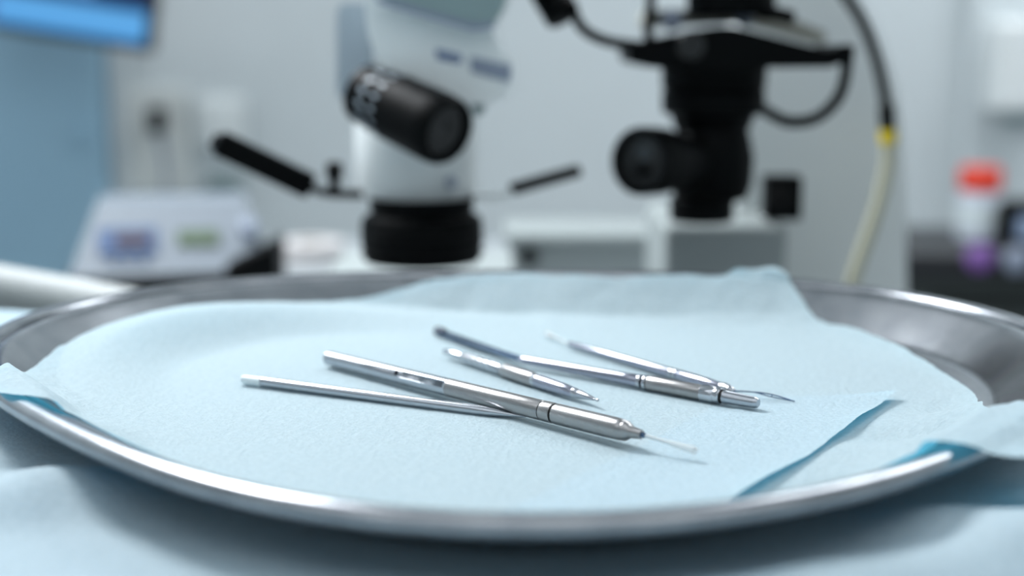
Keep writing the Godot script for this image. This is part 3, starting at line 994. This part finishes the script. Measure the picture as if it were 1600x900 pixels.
	part(t, "eyepiece_arm", tube([at(846, -40, d - 0.03), at(960, -60, d), at(1110, -60, d)], 0.018, 20), M.black)
	# cables
	part(t, "cable", tube([at(896, 18, d - 0.04), at(912, 46, d - 0.04), at(948, 64, d - 0.04), at(1000, 72, d - 0.03)], 0.0038), M.rubber)
	part(t, "cable", tube([at(1022, -40, d - 0.02), at(1016, 10, d - 0.02), at(1012, 45, d - 0.03), at(1020, 80, d - 0.03)], 0.0035), M.rubber)
	part(t, "cable", tube([at(1320, 78, d - 0.03), at(1322, 110, d - 0.03), at(1310, 152, d - 0.02), at(1276, 184, d - 0.02), at(1232, 190, d - 0.01), at(1194, 172, d), at(1160, 150, d)], 0.0042), M.rubber)
	part(t, "cable_plug", lathe(v2([0, 0, 0, 10, 26, 13, 30, 0]), 20, s), M.black, along(at(1322, 100, d - 0.03), at(1322, 62, d - 0.03)))
	var lc := part(t, "light_cable", tube([at(1290, -60, 1.18), at(1318, -12, 1.16), at(1348, 36, 1.16), at(1370, 96, 1.16), at(1382, 150, 1.16), at(1386, 180, 1.16)], 0.0046), M.rubber)
	part(lc, "cable_ferrule", tube([at(1385, 165, 1.16), at(1387, 202, 1.16)], 0.0065), M.black)
	part(lc, "yellow_ring", tube([at(1387, 202, 1.16), at(1388, 224, 1.16)], 0.0072), M.yellow)
	part(t, "hose", tube([at(1388, 222, 1.16), at(1386, 260, 1.16), at(1372, 320, 1.16), at(1352, 380, 1.16), at(1332, 440, 1.16), at(1326, 500, 1.16)], 0.0058), M.tube)

func bench_devices() -> void:
	# small controller with two displays
	var d := 1.6
	var p := at(270, 440, d)
	p.y = BENCH
	var turn := Basis(Vector3.UP, 0.22)
	var xf := Transform3D(turn, p)
	var t := thing("controller", "grey-white bench controller with sloping front, green display and black base", "device", xf)
	part(t, "base", rbox(Vector3(0.222, 0.027, 0.172), 0.005), M.black, Transform3D(Basis(), Vector3(0, 0.0145, 0.005)), false)
	# housing that narrows towards its top, sloping front
	part(t, "housing", frustum([-0.106, 0.106, 0.086, -0.076], [-0.078, 0.086, 0.021, -0.076], 0.028, 0.099), M.housing, Transform3D(), false)
	var front := Basis(Vector3.RIGHT, -atan2(0.065, 0.071)) 
	var mid := Vector3(0, 0.0635, 0.0545)
	var df := part(t, "display_frame", rbox(Vector3(0.062, 0.034, 0.004), 0.001), M.blue_key, Transform3D(front, mid + front * Vector3(-0.045, -0.004, 0.001)), false)
	part(df, "led_display", rbox(Vector3(0.036, 0.016, 0.004), 0.001), M.red_dark, spot(Vector3(0.005, 0, 0.0015)), false)
	part(t, "green_display", rbox(Vector3(0.044, 0.020, 0.004), 0.001), M.lcd, Transform3D(front, mid + front * Vector3(0.030, -0.002, 0.001)), false)
	part(t, "knob", lathe(v2([0, 0, 0, 0.010, 0.016, 0.009, 0.018, 0]), 24, 1.0), M.label, Transform3D(front, mid + front * Vector3(0.085, 0.004, 0.0)) * along(Vector3(), Vector3.BACK), false)
	for k in 3:
		part(t, "key", rbox(Vector3(0.010, 0.006, 0.004), 0.001), M.blue_key, Transform3D(front, mid + front * Vector3(-0.06 + k * 0.016, -0.028, 0.001)), false)
	# black power unit beside it
	var q := at(388, 428, 1.43)
	var u := thing("power_unit", "black wedge-shaped power unit beside the bench controller", "power unit", spot(Vector3(q.x, BENCH, q.z)))
	var oo := [at(338, 428, 1.41), at(352, 414, 1.41), at(425, 378, 1.41), at(432, 384, 1.41), at(432, 428, 1.41)]
	for k in [0, 4]:
		oo[k] = Vector3(oo[k].x, BENCH + 0.002, oo[k].z)
	part(u, "case", slab(oo, 0.06, 0.003), M.black)
	part(u, "foot", rbox(Vector3(0.03, 0.004, 0.08), 0.001), M.rubber, spot(Vector3(q.x, BENCH + 0.002, -1.44)))
	# white roll
	var r := at(485, 402, 1.79)
	u = thing("tape_roll", "flat white tape roll lying on the bench beside the black objective", "tape roll", spot(Vector3(r.x, BENCH, r.z)))
	part(u, "paper", lathe(v2([0, 0.018, 0, 0.042, 0.002, 0.044, 0.024, 0.044, 0.026, 0.042, 0.026, 0.018, 0, 0.018]), 48, 1.0), mat(Color(0.76, 0.75, 0.75), 0.8), upright(Vector3(r.x, BENCH, r.z)))
	part(u, "core", lathe(v2([0.001, 0.017, 0.025, 0.017, 0.025, 0.015, 0.001, 0.015]), 32, 1.0), mat(Color(0.72, 0.66, 0.58), 0.8), upright(Vector3(r.x, BENCH, r.z)))
	# low white box behind
	var x0 := at(794, 365, 1.5).x
	var x1 := at(1056, 365, 1.5).x
	var y := at(900, 365, 1.5).y
	u = thing("low_box", "low white bench box with a small black knob, between the two microscopes", "box", spot(Vector3((x0 + x1) / 2, BENCH, -1.56)))
	part(u, "body", rbox(Vector3(x1 - x0, y - BENCH - 0.012, 0.12), 0.004), M.lid, spot(Vector3((x0 + x1) / 2, (y + BENCH - 0.012) / 2, -1.575)))
	part(u, "lid", rbox(Vector3(x1 - x0 + 0.008, 0.012, 0.13), 0.004), M.lid, spot(Vector3((x0 + x1) / 2, y - 0.006, -1.565)))
	part(u, "knob", lathe(v2([0, 0, 0, 0.010, 0.014, 0.009, 0.016, 0]), 24, 1.0), M.black, along(at(826, 402, 1.505), at(826, 402, 1.45)))
	# stage under the white microscope
	u = thing("specimen_stage", "plain white stage block under the black objective", "stage", spot(Vector3(at(660, 420, 1.3).x, BENCH, -1.28)))
	var c := at(660, 416, 1.28)
	part(u, "block", rbox(Vector3(0.15, c.y - BENCH - 0.008, 0.15), 0.01), M.lid, spot(Vector3(c.x, (c.y + BENCH - 0.008) / 2, -1.30)))
	part(u, "plate", rbox(Vector3(0.165, 0.008, 0.165), 0.003), M.lid, spot(Vector3(c.x, c.y - 0.004, -1.30)))

func counter() -> void:
	var t := thing("side_counter", "grey side counter carrying the black stacked units", "counter", spot(Vector3(1.1, 0, -2.35)))
	part(t, "worktop", rbox(Vector3(1.2, 0.03, 0.6), 0.005), M.worktop, spot(Vector3(1.12, COUNTER - 0.015, -2.35)))
	part(t, "cabinet", rbox(Vector3(1.16, COUNTER - 0.03, 0.56), 0.004), M.white_soft, spot(Vector3(1.12, (COUNTER - 0.03) / 2, -2.36)))
	# black upper unit on a dark lower unit
	var x0 := at(1408, 395, 2.1).x
	var x1 := x0 + 0.46
	var top := at(1500, 395, 2.1).y
	var mid := at(1500, 433, 2.1).y
	var c := (x0 + x1) / 2
	var u := thing("lower_unit", "dark green-grey unit under the black unit with the purple button", "device", spot(Vector3(c, COUNTER, -2.25)))
	var lcase := part(u, "case", rbox(Vector3(0.44, mid - COUNTER - 0.004, 0.30), 0.005), M.dark_green, spot(Vector3(c, (mid + COUNTER - 0.004) / 2 , -2.255)))
	part(lcase, "vent_slat", rbox(Vector3(0.36, 0.004, 0.004), 0.001), M.black, spot(Vector3(c, mid - 0.03, -2.104)))
	part(lcase, "vent_slat", rbox(Vector3(0.36, 0.004, 0.004), 0.001), M.black, spot(Vector3(c, mid - 0.042, -2.104)))
	u = thing("upper_unit", "flat black unit with a purple button, jar with red lid on top", "device", spot(Vector3(c, mid - 0.004, -2.25)))
	part(u, "case", rbox(Vector3(x1 - x0, top - mid + 0.004, 0.32), 0.006), M.charcoal, spot(Vector3(c, (top + mid - 0.004) / 2, -2.26)))
	part(u, "purple_button", lathe(v2([0, 0, 0, 0.021, 0.007, 0.020, 0.010, 0.014, 0.011, 0]), 32, 1.0), M.purple, along(at(1530, 402, 2.1), at(1530, 402, 2.0)))
	part(u, "grey_button", lathe(v2([0, 0, 0, 0.020, 0.007, 0.019, 0.010, 0.013, 0.011, 0]), 32, 1.0), M.label, along(at(1588, 406, 2.1), at(1588, 406, 2.0)))
	# jar
	var j := at(1527, 366, 2.26)
	j.y = top
	var s := 2.26 / FOCAL
	u = thing("jar", "small white jar with a bright red-orange lid", "jar", spot(j))
	var jb := part(u, "body", lathe(v2([0, 0, 0, 29, 3, 32, 66, 32, 72, 29, 76, 26, 78, 0]), 40, s), M.jar, upright(j))
	part(u, "lid", lathe(v2([76, 0, 76, 30, 78, 32, 108, 32, 112, 29, 113, 0]), 40, s), M.red, upright(j))
	part(jb, "paper_label", lathe(v2([18, 32.2, 18.2, 32.6, 58, 32.6, 58.2, 32.2]), 40, s), M.frost, upright(j))
	# black meter with a pale display
	var k := at(1610, 372, 2.24)
	u = thing("meter", "black box with a pale display beside the jar", "meter", spot(Vector3(k.x, top, k.z)))
	part(u, "case", rbox(Vector3(0.11, 0.062, 0.07), 0.006), M.black, spot(Vector3(k.x, top + 0.0318, k.z)))
	part(u, "pale_display", rbox(Vector3(0.075, 0.034, 0.004), 0.001), mat(Color(0.66, 0.74, 0.86), 0.3), spot(Vector3(k.x + 0.003, top + 0.024, k.z + 0.036)))

func wall_things() -> void:
	# monitor high on the left, turned a little into the room
	var c := at(235, 83, 2.42)
	var t := thing("monitor", "wall monitor with a navy screen and a light blue bar along its foot", "monitor", Transform3D(Basis(Vector3.BACK, -0.150), c))
	var w := 0.62
	var h := 0.38
	part(t, "bezel", rbox(Vector3(w, h, 0.035), 0.005), M.charcoal, spot(Vector3(-w / 2, h / 2, -0.018)), false)
	var im := Image.create(620, 380, false, Image.FORMAT_RGB8)
	im.fill(Color(0.015, 0.13, 0.30))
	im.fill_rect(Rect2i(0, 324, 620, 56), Color(0.30, 0.60, 0.86))
	im.fill_rect(Rect2i(0, 336, 620, 26), Color(0.38, 0.67, 0.90))
	im.fill_rect(Rect2i(330, 324, 26, 56), Color(0.30, 0.45, 0.70))
	im.fill_rect(Rect2i(290, 330, 40, 44), Color(0.48, 0.62, 0.86))
	im.fill_rect(Rect2i(420, 262, 105, 44), Color(0.40, 0.60, 0.86))
	im.fill_rect(Rect2i(560, 200, 40, 90), Color(0.10, 0.20, 0.42))
	var sm := mat(Color.BLACK, 0.3)
	sm.emission_enabled = true
	sm.emission = Color.BLACK
	sm.emission_texture = ImageTexture.create_from_image(im)
	sm.emission_energy_multiplier = 0.9
	var q := QuadMesh.new()
	q.size = Vector2(w - 0.024, h - 0.024)
	part(t, "screen", q, sm, spot(Vector3(-w / 2, h / 2 + 0.001, 0.0005)), false)
	part(t, "wall_arm", rbox(Vector3(0.08, 0.08, 0.20), 0.006), M.charcoal, spot(Vector3(-w / 2, h / 2, -0.135)), false)
	# socket plates
	var p := at(240, 222, 2.68)
	t = thing("socket_plate", "cream wall socket panel with a black plug and cord", "socket", spot(p))
	part(t, "plate", rbox(Vector3(0.125, 0.195, 0.024), 0.004), M.panel, spot(Vector3(p.x, p.y, WALL + 0.012)))
	part(t, "plug", rbox(Vector3(0.026, 0.046, 0.04), 0.006), M.rubber, spot(at(245, 188, 2.655)))
	part(t, "cord", tube([at(247, 205, 2.655), at(258, 250, 2.66), at(262, 320, 2.66), at(262, 380, 2.66)], 0.004), M.label)
	p = at(345, 192, 2.69)
	t = thing("switch_plate", "plain white wall plate beside the socket panel", "switch", spot(p))
	part(t, "plate", rbox(Vector3(0.092, 0.094, 0.016), 0.004), M.white, spot(Vector3(p.x, p.y, WALL + 0.008)))
	part(t, "rocker", rbox(Vector3(0.05, 0.06, 0.008), 0.002), M.white, spot(Vector3(p.x, p.y, WALL + 0.018)))
	p = at(348, 284, 2.67)
	t = thing("cable_bracket", "grey-green cable bracket under the white wall plate", "bracket", spot(p))
	part(t, "hook", tube([at(322, 292, 2.68), at(335, 280, 2.65), at(360, 280, 2.65), at(374, 292, 2.68)], 0.007), M.grey_green)
	part(t, "back_plate", rbox(Vector3(0.07, 0.02, 0.02), 0.003), M.grey_green, spot(Vector3(p.x, p.y - 0.01, WALL + 0.01)))
	# dispenser on the right
	p = at(1610, 105, 2.56)
	t = thing("dispenser", "white rounded wall dispenser above the black stacked units", "dispenser", spot(Vector3(p.x, p.y, WALL + 0.04)))
	part(t, "case", rbox(Vector3(0.105, 0.165, 0.09), 0.014), M.white, spot(Vector3(p.x, p.y, -2.615)))
	part(t, "nozzle", rbox(Vector3(0.05, 0.02, 0.04), 0.005), M.grey_green, spot(Vector3(p.x, p.y - 0.09, -2.605)))
